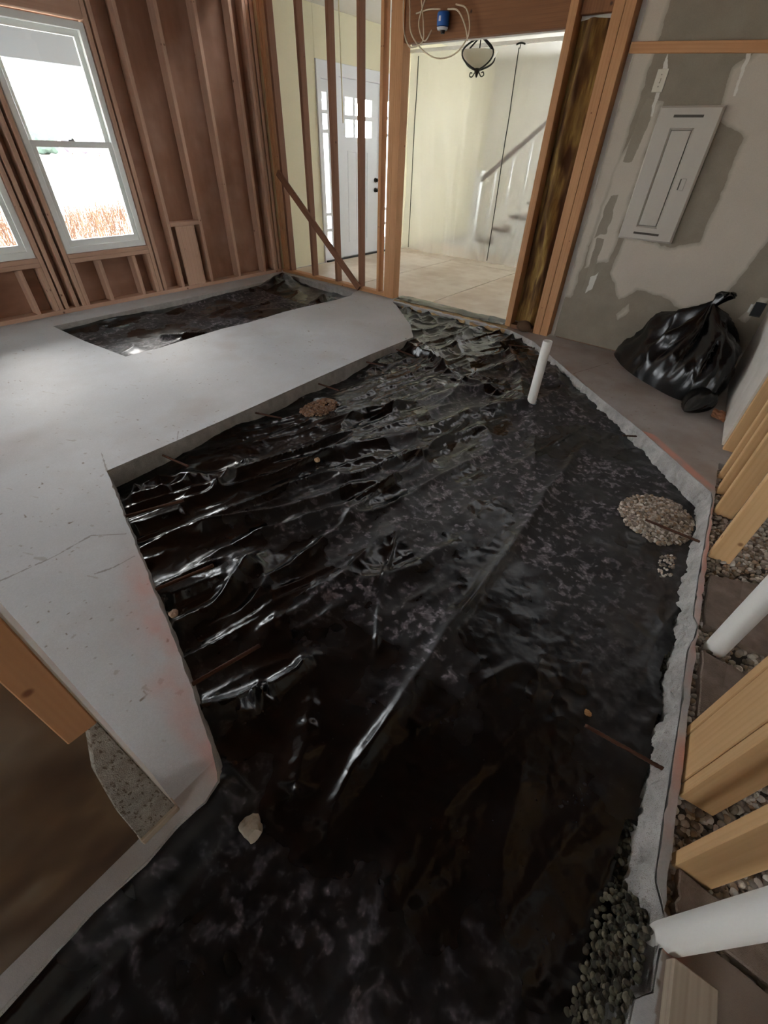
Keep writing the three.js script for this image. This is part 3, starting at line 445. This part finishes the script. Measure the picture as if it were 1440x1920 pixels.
{
  const X0 = -1.6, X1 = 4.45, Z0 = -3.38, Z1 = .5;
  const inSheet = (x, z) => { const d = polyDist(x, z, TRENCH, true)[0], ins = inPoly(x, z, TRENCH); const cut = x < 1.7 && z > .2 ? (x > .78 ? .03 : .065) + .03 * (noise(x * 9, 4) - .5) : -.03; return ins ? d > cut : d < -cut; };
  const g = surf(740, 470, (u, v) => { const x = lerp(X0, X1, u), z = lerp(Z0, Z1, v); return [x, sheetY(x, z), z]; }, p => [p[0], p[2]], (u, v) => inSheet(lerp(X0, X1, u), lerp(Z0, Z1, v)));
  tag(mesh('plastic_sheet', g, MAT.poly), 'large wrinkled black plastic sheet lining the long trench between the slabs', 'plastic sheet', 'black plastic vapour sheets');
  const hy = (x, z) => { let h = -.085 + .03 * (fbm(x * 3 + 40, z * 3, 3) - .5) + .02 * Math.pow(ridged(x * 2 + 60, z * 5 + x), 3); h += .05 * Math.exp(-Math.pow(polyDist(x, z, [[2.0, -4.3], [2.2, -4.12], [2.45, -3.98]])[0] / .03, 1.3)); h += .17 * Math.exp(-((x - 4.1) ** 2 / .05 + (z + 5.0) ** 2 / .02)) * (.6 + .6 * noise(x * 12, z * 12)); h += .10 * Math.exp(-((x - 3.95) ** 2 / .05 + (z + 4.02) ** 2 / .006)) * (.5 + .8 * ridged(x * 9, z * 9)); h += .03 * sstep(-4.9, -5.1, z); return h; };
  const g2 = surf(260, 110, (u, v) => { const x = lerp(1.33, 4.47, u), z = lerp(-5.14, -3.82, v); return [x, hy(x, z), z]; }, p => [p[0] + .7, p[2]], (u, v) => { const x = lerp(1.33, 4.47, u), z = lerp(-5.14, -3.82, v); return inPoly(x, z, HOLE) || polyDist(x, z, HOLE, true)[0] < .03; });
  tag(mesh('plastic_sheet', g2, MAT.poly), 'black plastic sheet filling the rectangular floor opening below the window wall', 'plastic sheet', 'black plastic vapour sheets');
  // strip of plastic on the doorway sill
  const g3 = surf(90, 8, (u, v) => { const z = lerp(-3.34, -1.93, u), x = lerp(4.47, 4.66, v); return [x, .006 + .02 * fbm(z * 8, v * 3, 3) + .012 * Math.sin(v * 3.14), z]; }, p => [p[0], p[2]]);
  tag(mesh('plastic_strip', g3, MAT.poly), 'narrow black plastic strip lying across the doorway sill', 'plastic sheet');
}
// ---------------------------------------------------------------- gravel
const pebGeo = new THREE.IcosahedronGeometry(1, 1); { const p = pebGeo.attributes.position; for (let i = 0; i < p.count; i++) { const s = 1 + .25 * (noise(p.getX(i) * 2 + 9, p.getY(i) * 2 + p.getZ(i) * 3 + 9) - .5); p.setXYZ(i, p.getX(i) * s, p.getY(i) * s * .65, p.getZ(i) * s * .8); } pebGeo.computeVertexNormals(); }
const pebMat = M('#ffffff', .9);
function gravel(name, spots, cols, label) {
  const im = new THREE.InstancedMesh(pebGeo, pebMat, spots.length), o = new THREE.Object3D(), c = new THREE.Color();
  spots.forEach(([x, y, z, r], i) => { o.position.set(x, y, z); o.rotation.set(rr(-.6, .6), rr(0, 6.3), rr(-.6, .6)); o.scale.setScalar(r * rr(.75, 1.3)); o.updateMatrix(); im.setMatrixAt(i, o.matrix); c.set(cols[Math.floor(rnd() * cols.length)]); c.multiplyScalar(rr(.8, 1.15)); im.setColorAt(i, c); });
  im.name = numbered(name); im.castShadow = im.receiveShadow = true; scene.add(im); return tag(im, label, 'gravel', null, 'stuff');
}
{
  const pale = ['#b5aa9c', '#cbbfb2', '#9a8f84', '#a89078', '#877b70', '#d6cec4', '#8f8272'], brown = ['#8d6a52', '#a07c62', '#75553f', '#b08f77', '#9a8577'], dark = ['#4a4738', '#5a5645', '#38352a', '#6e6858', '#433c30'];
  const disc = (cx, cz, rx, rz, n, hump, r, yf) => Array.from({ length: n }, () => { const a = rr(0, 6.283), q = Math.sqrt(rnd()), k = (1 + .18 * (noise(Math.cos(a) * 2 + 9, Math.sin(a) * 2 + cx) - .5)), x = cx + Math.cos(a) * q * rx * k, z = cz + Math.sin(a) * q * rz * k; return [x, yf(x, z) + hump * (1 - q * q) + rr(.0, .008), z, r]; });
  gravel('gravel_patch', disc(2.36, .10, .225, .185, 1300, .012, .0105, sheetY), pale, 'round patch of pale gravel on the plastic beside the stud wall');
  gravel('gravel_patch', disc(2.03, -2.19, .17, .11, 560, .006, .009, sheetY), brown, 'brownish gravel patch on the plastic near the long slab edge');
  const cav = []; for (let i = 0; i < 5200; i++) { const x = rr(.59, 2.98), z = zR(x) + rr(-.005, .41); cav.push([x, -.05 + rr(0, .016) + .012 * noise(x * 6, z * 6), z, .012]); }
  gravel('gravel_bed', cav, pale, 'loose gravel bed between and behind the new wood studs');
  const st = []; for (let i = 0; i < 3000; i++) { const x = rr(-.25, 1.66), q = rr(0, x < .8 ? .10 : .085), z = .485 - .06 * x - q; st.push([x, -.165 + rr(0, .03) + sstep(.66, .52, x) * .125 * sstep(.12, .0, q), z, .0085]); }
  gravel('gravel_strip', st, dark, 'dark gravel strip between the plastic and the broken slab edge');
  MAT.gravelBase = MAT.soil;
  const few = Array.from({ length: 46 }, () => { const t = rnd(), x = 2.08 - .16 * t + rr(-.03, .03), z = .22 + .02 * t + rr(-.035, .035); return [x, sheetY(x, z) + .004, z, .008]; });
  gravel('gravel_spill', few, pale, 'trail of loose pebbles spilled beside the pale gravel patch');
}
// broken concrete in the cavity
{
  const cm = new THREE.MeshStandardMaterial({ map: tex(256, 256, (x, y) => { const n = fbm(x / 20, y / 20, 5); return mixc([112, 96, 84], [158, 142, 130], n); }, { repeat: [2, 2] }), roughness: .95, bumpMap: grit, bumpScale: .005 });
  const chunk = (P, y, t, label) => { const J = []; for (let i = 0; i < P.length; i++) { const a = P[i], b = P[(i + 1) % P.length]; for (let k = 0; k < 5; k++) { const s = k / 5, x = lerp(a[0], b[0], s), z = lerp(a[1], b[1], s); J.push([x + .012 * (hash(Math.round(x * 999), 3) - .5), z + .012 * (hash(Math.round(z * 999), 7) - .5)]); } } const g = ext(flip(J), [], t, .004); g.rotateX(-Math.PI / 2); g.translate(0, y, 0); tag(mesh('concrete_chunk', g, cm), label, 'concrete'); };
  chunk([[1.93, .385], [1.62, .405], [1.60, .56], [1.66, .80], [1.98, .78], [2.0, .55]], -.05, .04, 'flat brown concrete piece beside the pipe and gravel bed');
  chunk([[1.47, .425], [1.18, .45], [1.17, .62], [1.3, .80], [1.44, .66]], -.05, .045, 'reddish flat concrete piece at the foot of the doubled studs');
  chunk([[.69, .49], [.60, .495], [.60, .70], [.70, .66]], -.05, .045, 'small dirty concrete piece beside the thick white pipe');
}
// ---------------------------------------------------------------- PVC pipes
{
  const hollow = (r, h, t = .006) => new THREE.LatheGeometry([[r - t, 0], [r, 0], [r, h - .002], [r - .002, h], [r - t + .002, h], [r - t, h - .002], [r - t, .01]].map(p => new THREE.Vector2(...p)), 40);
  const p1 = group('pvc_pipe'); tag(p1, 'short white plastic pipe standing up through the black sheet', 'pipe', null); p1.position.set(3.1, -.09, -.98); mesh('pipe_body', hollow(.033, .50, .004), MAT.pvc, p1);
  mesh('tape_collar', surf(40, 5, (u, v) => { const a = u * 6.283, r = .036 + .03 * Math.pow(1 - v, 2) + .006 * noise(u * 14, v * 3); return [Math.cos(a) * r, v * .05 * (.7 + .6 * noise(u * 9, 5)) + .0, Math.sin(a) * r]; }), M('#9fb0bd', .35), p1);
  const p2 = group('pvc_pipe'); tag(p2, 'tall white plastic pipe rising from the cavity behind the broken slab edge', 'pipe'); p2.position.set(1.53, -.12, .462); mesh('pipe_body', hollow(.036, 2.6), MAT.pvc, p2);
  const p3 = group('pvc_pipe'); tag(p3, 'thick white plastic pipe with printed marks beside the grey sole plate', 'pipe'); p3.position.set(.54, -.12, .492); 
  const mk = tex(256, 1024, (x, y) => { const base = [238, 236, 230]; if (Math.abs(x - 128) < 3 && (y % 64) < 44 && hash(x >> 1, y >> 2) > .45 && hash(9, y >> 6) > .3) return [150, 160, 176]; return base; });
  const b3 = mesh('pipe_body', hollow(.033, 2.6), M('#ffffff', .32, { map: mk }), p3); b3.rotation.y = 2.6;
  mesh('pipe_rim', new THREE.TorusGeometry(.033, .003, 8, 40), MAT.pvc, p3).rotation.x = Math.PI / 2; 
}
// ---------------------------------------------------------------- rebar stubs
{
  const bar = (a, b, label, grp, r = .0075) => {
    let up = 0; for (let i = 2; i <= 10; i++) { const t = i / 10; up = Math.max(up, sheetY(lerp(a[0], b[0], t), lerp(a[2], b[2], t)) + r - lerp(a[1], b[1], t)); } a = [a[0], Math.min(a[1] + up * .3, -.012), a[2]]; b = [b[0], b[1] + up, b[2]];
    const A = new THREE.Vector3(...a), B = new THREE.Vector3(...b), L = A.distanceTo(B), P = [[0, 0]]; const n = Math.round(L / .008); for (let i = 0; i <= n; i++) P.push([r + (i % 2 ? .0012 : 0), i / n * L]); P.push([0, L]);
    const m = mesh('rebar', new THREE.LatheGeometry(P.map(p => new THREE.Vector2(...p)), 10), MAT.rust); m.position.copy(A); m.quaternion.setFromUnitVectors(new THREE.Vector3(0, 1, 0), B.clone().sub(A).normalize()); return tag(m, label, 'rebar', grp);
  };
  const g1 = 'dowels in the pink marked slab', g2 = 'dowels in the long slab edge';
  bar([.14, -.045, -.963], [.438, -.05, -.897], 'rusty rebar dowel nearest the broken corner of the pink marked slab', g1); bar([.27, -.045, -1.453], [.566, -.05, -1.377], 'middle rusty rebar dowel of the three in the pink marked slab side', g1); bar([.43, -.045, -2.0], [.738, -.05, -1.887], 'rusty rebar dowel in the slab side close to its inner corner', g1);
  for (const [a, b, l] of [[[.885, -2.42], [.933, -2.161], 'short rebar dowel in the long sawn edge nearest the inner corner'], [[1.585, -2.43], [1.68, -2.2], 'short rebar dowel in the long sawn edge before the brown gravel'], [[2.235, -2.45], [2.274, -2.216], 'short rebar dowel in the long sawn edge right beside the brown gravel'], [[2.83, -2.47], [2.90, -2.28], 'short rebar dowel second from the pointed slab end'], [[3.28, -2.46], [3.27, -2.2], 'short rebar dowel nearest the pointed slab end']]) bar([a[0], -.05, a[1]], [b[0], -.058, b[1]], l, g2, .006);
  bar([.962, -.05, .445], [.938, -.055, .172], 'thin dark rebar dowel reaching over the plastic from below the studs', null, .006);
  bar([2.19, -.04, .37], [2.235, -.07, .06], 'dark rebar dowel lying across the pale gravel patch', null, .006);
  bar([3.12, -.05, -.19], [3.05, -.05, -.29], 'small rebar stub with a bent end in the right slab edge', null, .005); bar([4.25, -.05, -1.46], [4.12, -.045, -1.67], 'small rebar stub in the slab edge behind the short pipe', null, .005);
}
// ---------------------------------------------------------------- black rubbish bag
{
  const O = [[4.53, -.78], [4.28, -.68], [4.08, -.52], [3.93, -.33], [3.82, -.16], [3.80, -.06], [3.82, .05], [3.95, .10], [4.2, .12], [4.42, .09], [4.52, .0], [4.54, -.4]];
  const cv = new THREE.CatmullRomCurve3(O.map(p => new THREE.Vector3(p[0], 0, p[1])), true, 'centripetal'), apex = new THREE.Vector3(4.27, .60, -.22);
  const nu = 84, nv = 30;
  let g = surf(nu, nv, (u, v) => {
    const b = cv.getPoint(u % 1), s = v; const c = u * 6.2832;
    const fx = Math.cos(c) * 2, fz = Math.sin(c) * 2;
    const pleat = .65 * ridged(fx * .8 + 9 + s * 1.6, fz * .8 + 4 - s * .7) + .35 * ridged(fx * 1.7 + 40 + s * 3, fz * 1.7 + 9 + s * 2);
    const bulge = Math.sin(Math.PI * Math.pow(s, .8)) * (.20 * (pleat - .42) + .10 * (fbm(fx * 1.2 + 3, fz * 1.2 + s * 3, 2) - .4));
    const k = Math.pow(s, 1.02); const x = lerp(b.x, apex.x, k), z = lerp(b.z, apex.z, k); let y = apex.y * (s < .04 ? s * 1.5 : Math.pow(s, .84));
    const cx = 4.2, cz = -.25, dx = b.x - cx, dz = b.z - cz, l = Math.hypot(dx, dz);
    const wr = .018 * (ridged(fx * 2.6 + s * 6, fz * 2.6 - s * 5) - .5) * Math.sin(Math.PI * s);
    return [Math.min(x + dx / l * (bulge + wr), 4.538), Math.max(.002, y + bulge * .5 + wr), Math.min(z + dz / l * (bulge + wr), zR(x) - .03)];
  }, (p, u, v) => [u * 2, v]);
  const tie = surf(24, 16, (u, v) => { const a = u * 6.283, r = (.03 + .035 * v * v) * (1 + .35 * Math.sin(a * 3) * v) * (v > .97 ? .05 : 1); return [4.27 + Math.cos(a) * r, .56 + v * .1 + .012 * Math.sin(a * 5) * v, -.21 + Math.sin(a) * r + v * .07]; });
  const tail = surf(48, 26, (u, v) => { const a = u * 6.283, k = Math.sin(Math.PI * Math.pow(v, .75)), r = .002 + .085 * k * (1 + .3 * (ridged(Math.cos(a) * 2 + 5, Math.sin(a) * 2 + v * 4) - .5)); const x = lerp(3.98, 3.50, v), z = lerp(.06, -.03, v); return [x, Math.max(.003, .045 + Math.sin(a) * r * .75 * (1 + .4 * (1 - v))), z + Math.cos(a) * r * 1.1]; });
  const bm = new THREE.MeshPhysicalMaterial({ color: '#0a0b0c', roughness: .26, side: THREE.DoubleSide });
  const bag = group('rubbish_bag'); tag(bag, 'crumpled shiny black rubbish bag slumped in the drywall corner', 'rubbish bag');
  mesh('bag_body', g, bm, bag); mesh('bag_neck', tie, bm, bag); mesh('bag_tail', tail, bm, bag);
  const sc = group('paper_scrap'); tag(sc, 'crumpled orange brown paper scrap beside the rubbish bag', 'scrap'); sc.position.set(3.66, .0, .17); mesh('crumpled_paper', surf(14, 10, (u, v) => [(u - .5) * .2, .012 + .035 * fbm(u * 6, v * 6, 3), (v - .5) * .09]), M('#b98666', .9, { side: THREE.DoubleSide }), sc);
}
// ---------------------------------------------------------------- fittings on the panel wall (board face at x = 4.545)
{
  const pm = M('#b9b1a5', .6), p = group('breaker_panel'); tag(p, 'grey flush breaker panel cover with narrow door on the patched drywall', 'breaker panel'); p.position.set(4.545, 1.285, -.885);
  // local shape: x = along -z of the wall mirrored later
  const W = .381, H = .776;
  const out = ext(rect(-W / 2, W / 2, -H / 2, H / 2), [rect(-.0915, .0655, -.3135, .2835)], .014, .012); out.translate(0, 0, .012); out.rotateY(-Math.PI / 2); mesh('cover', out, pm, p);
  const dr = ext(rect(-.074, .048, -.296, .266), [], .016, .002); dr.translate(0, 0, .018); dr.rotateY(-Math.PI / 2); mesh('panel_door', dr, pm, p);
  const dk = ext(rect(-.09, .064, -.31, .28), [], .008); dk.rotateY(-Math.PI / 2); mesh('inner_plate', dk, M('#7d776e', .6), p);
  for (const y of [.345, -.352]) { const s = mesh('slot_shade_strip', cbox(.004, .014, .19), M('#4a443c', .8), p); s.position.set(-.0385, y, 0); }  // dark strips on the cover face stand for the shade inside slots
  const la = mesh('latch', cbox(.008, .07, .032, .002), pm, p); la.position.set(-.041, -.03, .125); const lp = mesh('recess_shade_strip', cbox(.006, .066, .008), M('#5a544c', .8), la); lp.position.set(-.002, 0, -.02);  // dark strip beside the latch stands for the shade of a recess
  const s = group('switch_plate'); tag(s, 'cream light switch plate above the breaker panel', 'switch'); s.position.set(4.545, 1.815, -1.155); const pl = mesh('plate', cbox(.008, .118, .072, .003), M('#cdc4b2', .5), s); pl.position.x = -.004; mesh('toggle', cbox(.014, .026, .01, .002), M('#d8d0c0', .4), s).position.set(-.013, 0, 0); for (const y of [.03, -.03]) mesh('screw', new THREE.CylinderGeometry(.004, .004, .004, 8).rotateZ(Math.PI / 2), M('#8c8474', .4), s).position.set(-.009, y, 0);
  const o = group('outlet_box'); tag(o, 'open black outlet box in the drywall above the rubbish bag', 'outlet box'); o.position.set(4.544, .54, .075); const ring = ext(rect(-.035, .035, -.05, .05), [rect(-.03, .03, -.045, .045)], .006); ring.rotateY(-Math.PI / 2); mesh('box_rim', ring, M('#1c1c1c', .5), o); mesh('box_interior', cbox(.004, .09, .06, .001), MAT.black, o).position.x = -.001; mesh('receptacle', cbox(.006, .06, .018, .002), M('#d9d6ce', .5), o).position.set(-.003, 0, -.05);
  const l = box('ledger_board', 4.522, 4.544, 1.955, 2.012, -1.42, .13, MAT.oldWood, scene, .003); l.position.y = 1.952; l.rotation.x = .045; tag(l, 'long thin wood ledger strip nailed across the drywall', 'board');
}
// insulation in the stud bay
{
  const g = surf(26, 150, (u, v) => { const y = .05 + v * 2.1, z = lerp(-1.852, -1.60, u), e = Math.sin(Math.PI * u); const n = fbm(z * 16, y * 5, 4), strip = Math.exp(-Math.pow((u - (.55 + .25 * Math.sin(y * 2.4 + 1.0))) / .2, 2)); return [4.608 - e * .02 - strip * .055 * (.4 + n) - .03 * n * e, y, z]; }, (p, u, v) => [u * .25, v * 2.1]);
  const map = tex(256, 512, (x, y) => { const n = fbm(x / 10, y / 24, 4), s = fbm(x / 40 + 20, y / 60, 3); let c = mixc([104, 74, 40], [184, 152, 88], n * 1.05); c = mixc(c, [78, 50, 28], clamp((s - .46) * 3.6)); return c; }, { repeat: [3, .45] });
  tag(mesh('insulation_batt', g, new THREE.MeshStandardMaterial({ map, roughness: 1, bumpMap: map, bumpScale: .01, side: THREE.DoubleSide })), 'torn yellow insulation batt stuffed in the bay beside the doorway', 'insulation');
  const bl = mesh('debris_lump', surf(30, 18, (u, v) => { const a = u * 6.283, b = v * Math.PI, r = .055 * (.7 + .6 * fbm(Math.cos(a) * 2 + 5, Math.sin(a) * 2 + v * 4, 3)); return [4.50 + r * Math.sin(b) * Math.cos(a), .045 + .06 * -Math.cos(b) * .9, -1.70 + 1.5 * r * Math.sin(b) * Math.sin(a)]; }), M('#5c4632', 1)); tag(bl, 'dark lump of torn backing at the bottom of the insulated bay', 'debris');
}
// leaning brace, cords, junction box and cables
{
  const A = new THREE.Vector3(4.47, 1.12, -5.26), B = new THREE.Vector3(4.475, .03, -3.93), b = mesh('diagonal_brace', cbox(.032, A.distanceTo(B), .075, .004, 1), MAT.darkWood); b.position.copy(A).add(B).multiplyScalar(.5); b.quaternion.setFromUnitVectors(new THREE.Vector3(0, 1, 0), A.clone().sub(B).normalize()); tag(b, 'weathered diagonal brace board leaning across the open studs', 'board');
  tag(mesh('hanging_cord', tube([[5.0, 2.64, -4.652], [5.0, 2.2, -4.64], [5.002, 1.6, -4.628]], .006, 20, 6), M('#e6dcb8', .7)), 'thin cream cord hanging from the foyer ceiling', 'cord');
  const j = group('junction_box'); tag(j, 'round blue plastic junction box nailed to the door header', 'junction box'); j.position.set(4.503, 2.215, -2.965);
  const c = new THREE.LatheGeometry([[0, -.035], [.04, -.04], [.05, -.034], [.05, .034], [.042, .044], [0, .046]].map(p => new THREE.Vector2(...p)), 28); const bb = mesh('box_shell', c, M('#1f5fae', .5), j); bb.position.x = -.055; mesh('white_label', cbox(.004, .03, .02, .001), M('#d4dbe4', .6), j).position.set(-.106, .0, .0); mesh('rim', new THREE.CylinderGeometry(.048, .04, .016, 24), M('#cfd4d8', .5), j).position.set(-.055, -.052, 0); mesh('plug', new THREE.CylinderGeometry(.02, .016, .02, 14), MAT.black, j).position.set(-.055, -.07, .005);
  const cm = M('#d8c9ad', .6), cab = (pts, label, m = cm) => tag(mesh('electrical_cable', tube(pts, .0055, 70, 6), m), label, 'cable', 'cables looped at the door header');
  cab([[4.47, 2.5, -3.36], [4.43, 2.30, -3.30], [4.42, 2.16, -3.27], [4.42, 2.03, -3.1], [4.43, 1.99, -2.95], [4.42, 2.02, -2.78], [4.44, 2.12, -2.70], [4.46, 2.26, -2.76], [4.455, 2.29, -2.86]], 'cream cable drooping in a wide loop below the door header');
  cab([[4.47, 2.5, -3.40], [4.42, 2.28, -3.36], [4.42, 2.16, -3.34], [4.41, 2.07, -3.26], [4.42, 2.10, -3.14], [4.43, 2.2, -3.15], [4.45, 2.34, -3.2]], 'cream cable curled tightly beside the built up post');
  cab([[4.46, 2.45, -3.10], [4.43, 2.31, -3.16], [4.42, 2.2, -3.19], [4.42, 2.10, -3.12], [4.43, 2.16, -3.06]], 'short cream cable end hooking down near the blue box'); cab([[4.455, 2.27, -3.25], [4.44, 2.28, -3.1], [4.447, 2.275, -3.0]], 'cream cable running level into the blue box'); cab([[4.45, 2.27, -2.93], [4.43, 2.25, -2.82], [4.44, 2.16, -2.74], [4.45, 2.08, -2.71]], 'cream cable hanging from the right of the blue box');
}
// small loose things
{
  const st = (x, y, z, r, label, col = '#b3a795', sy = .8) => { const g = new THREE.IcosahedronGeometry(r, 3), p = g.attributes.position; for (let i = 0; i < p.count; i++) { const q = [p.getX(i) / r, p.getY(i) / r, p.getZ(i) / r], s = 1 + 1.1 * (fbm(q[0] * 1.6 + 5 + x, q[1] * 1.6 + q[2] * 2.1 + 7, 4) - .5); p.setXYZ(i, p.getX(i) * s, p.getY(i) * s * sy, p.getZ(i) * s * 1.1); } g.computeVertexNormals(); const m = mesh('stone', g, M(col, .95)); m.position.set(x, y, z); return tag(m, label, 'stone'); };
  st(.062, sheetY(.062, -.475) + .024, -.475, .03, 'pale rough lump of concrete lying alone on the black plastic', '#a89c8a'); st(1.507, sheetY(1.507, -1.68) + .008, -1.68, .018, 'small tan crumb on the sheet between the large wrinkles', '#c6a884'); st(1.02, sheetY(1.02, .171) + .008, .171, .012, 'small brown chip on the plastic at the tip of a dowel', '#a07850', .5);
  st(.30, sheetY(.9, .26) * 0 + .012, -1.22, .016, 'concrete crumb on the pink marked slab side', '#a08674'); 
}
// ---------------------------------------------------------------- outdoors
{
  const fld = tex(512, 512, (x, y) => { const n = fbm(x / 32, y / 32, 5, 16), s = hash(x, y); return mixc([206, 196, 176], [236, 234, 226], n * .8 + s * .2); }, { repeat: [.12, .12] });
  struct(mesh('ground_outside', surf(40, 40, (u, v) => { const x = lerp(-60, 140, u), z = lerp(-160, -5.57, v); return [x, -.5 + .05 * noise(x * .2, z * .2), z]; }, p => [p[0], p[2]]), new THREE.MeshStandardMaterial({ map: fld, roughness: 1 })), 'pale bright field outside the windows', 'ground');
  const po = group('porch'); struct(po, 'white porch ceiling and beam outside the windows', 'porch'); box('porch_deck', -3, 8, -.3, -.16, -7.1, -5.58, MAT.concSide, po); box('porch_ceiling', -3, 8, 2.42, 2.5, -7.15, -5.58, MAT.porch, po); box('porch_beam', -3, 8, 1.98, 2.42, -7.15, -6.98, MAT.porch, po);
  const crown = (r, sy, s) => { const g = new THREE.IcosahedronGeometry(r, 5), p = g.attributes.position; for (let i = 0; i < p.count; i++) { const q = [p.getX(i) / r, p.getY(i) / r, p.getZ(i) / r], k = 1 + .55 * (fbm(q[0] * 2.2 + s, q[1] * 2.2 + q[2] * 2 + 7, 4) - .5); p.setXYZ(i, p.getX(i) * k, p.getY(i) * k * sy, p.getZ(i) * k); } g.computeVertexNormals(); return g; };
  const t = group('evergreen_tree'); tag(t, 'rounded evergreen tree standing in the field outside the window', 'tree'); t.position.set(25.6, -.5, -70); mesh('crown', crown(1.9, 1.2, 3), M('#46564f', 1), t).position.y = 2.2; mesh('trunk', new THREE.CylinderGeometry(.09, .14, .6, 10), M('#4a3a2c', 1), t).position.y = .25;
  for (let i = 0; i < 14; i++) { const d = group('distant_bush'); tag(d, 'low bare grey violet bush in the line across the field', 'bush', 'bush line across the field'); d.position.set(27.2 + i * 1.5, -.5, -74 + (i % 3) * 3.5); const r = rr(.6, .85); mesh('crown', crown(r, .9, i * 5), M('#6a6270', 1), d).position.y = r * 1.1; mesh('trunk', new THREE.CylinderGeometry(.05, .08, .5, 8), M('#5a4c44', 1), d).position.y = .2; }
  const blade = surf(1, 5, (u, v) => [(u - .5) * .009 * (1 - v * .9), v * .8, .22 * v * v]), n = 9000, im = new THREE.InstancedMesh(blade, M('#ffffff', 1, { side: THREE.DoubleSide }), n), o = new THREE.Object3D(), c = new THREE.Color(), cols = ['#4c2c1c', '#5c4430', '#442818', '#6c5840', '#50382a'];
  for (let i = 0; i < n; i++) { o.position.set(rr(0.5, 10), -.48, rr(-17, -9.5)); o.rotation.set(rr(-.25, .25), rr(0, 6.3), rr(-.25, .25)); o.scale.set(rr(.8, 1.6), rr(.5, 1.15), rr(.5, 1.5)); o.updateMatrix(); im.setMatrixAt(i, o.matrix); im.setColorAt(i, c.set(cols[i % 5])); }
  im.name = 'tall_grass'; scene.add(im); tag(im, 'reddish dry grass stalks growing outside the window', 'grass', null, 'stuff');
}
renderer.render(scene, camera);
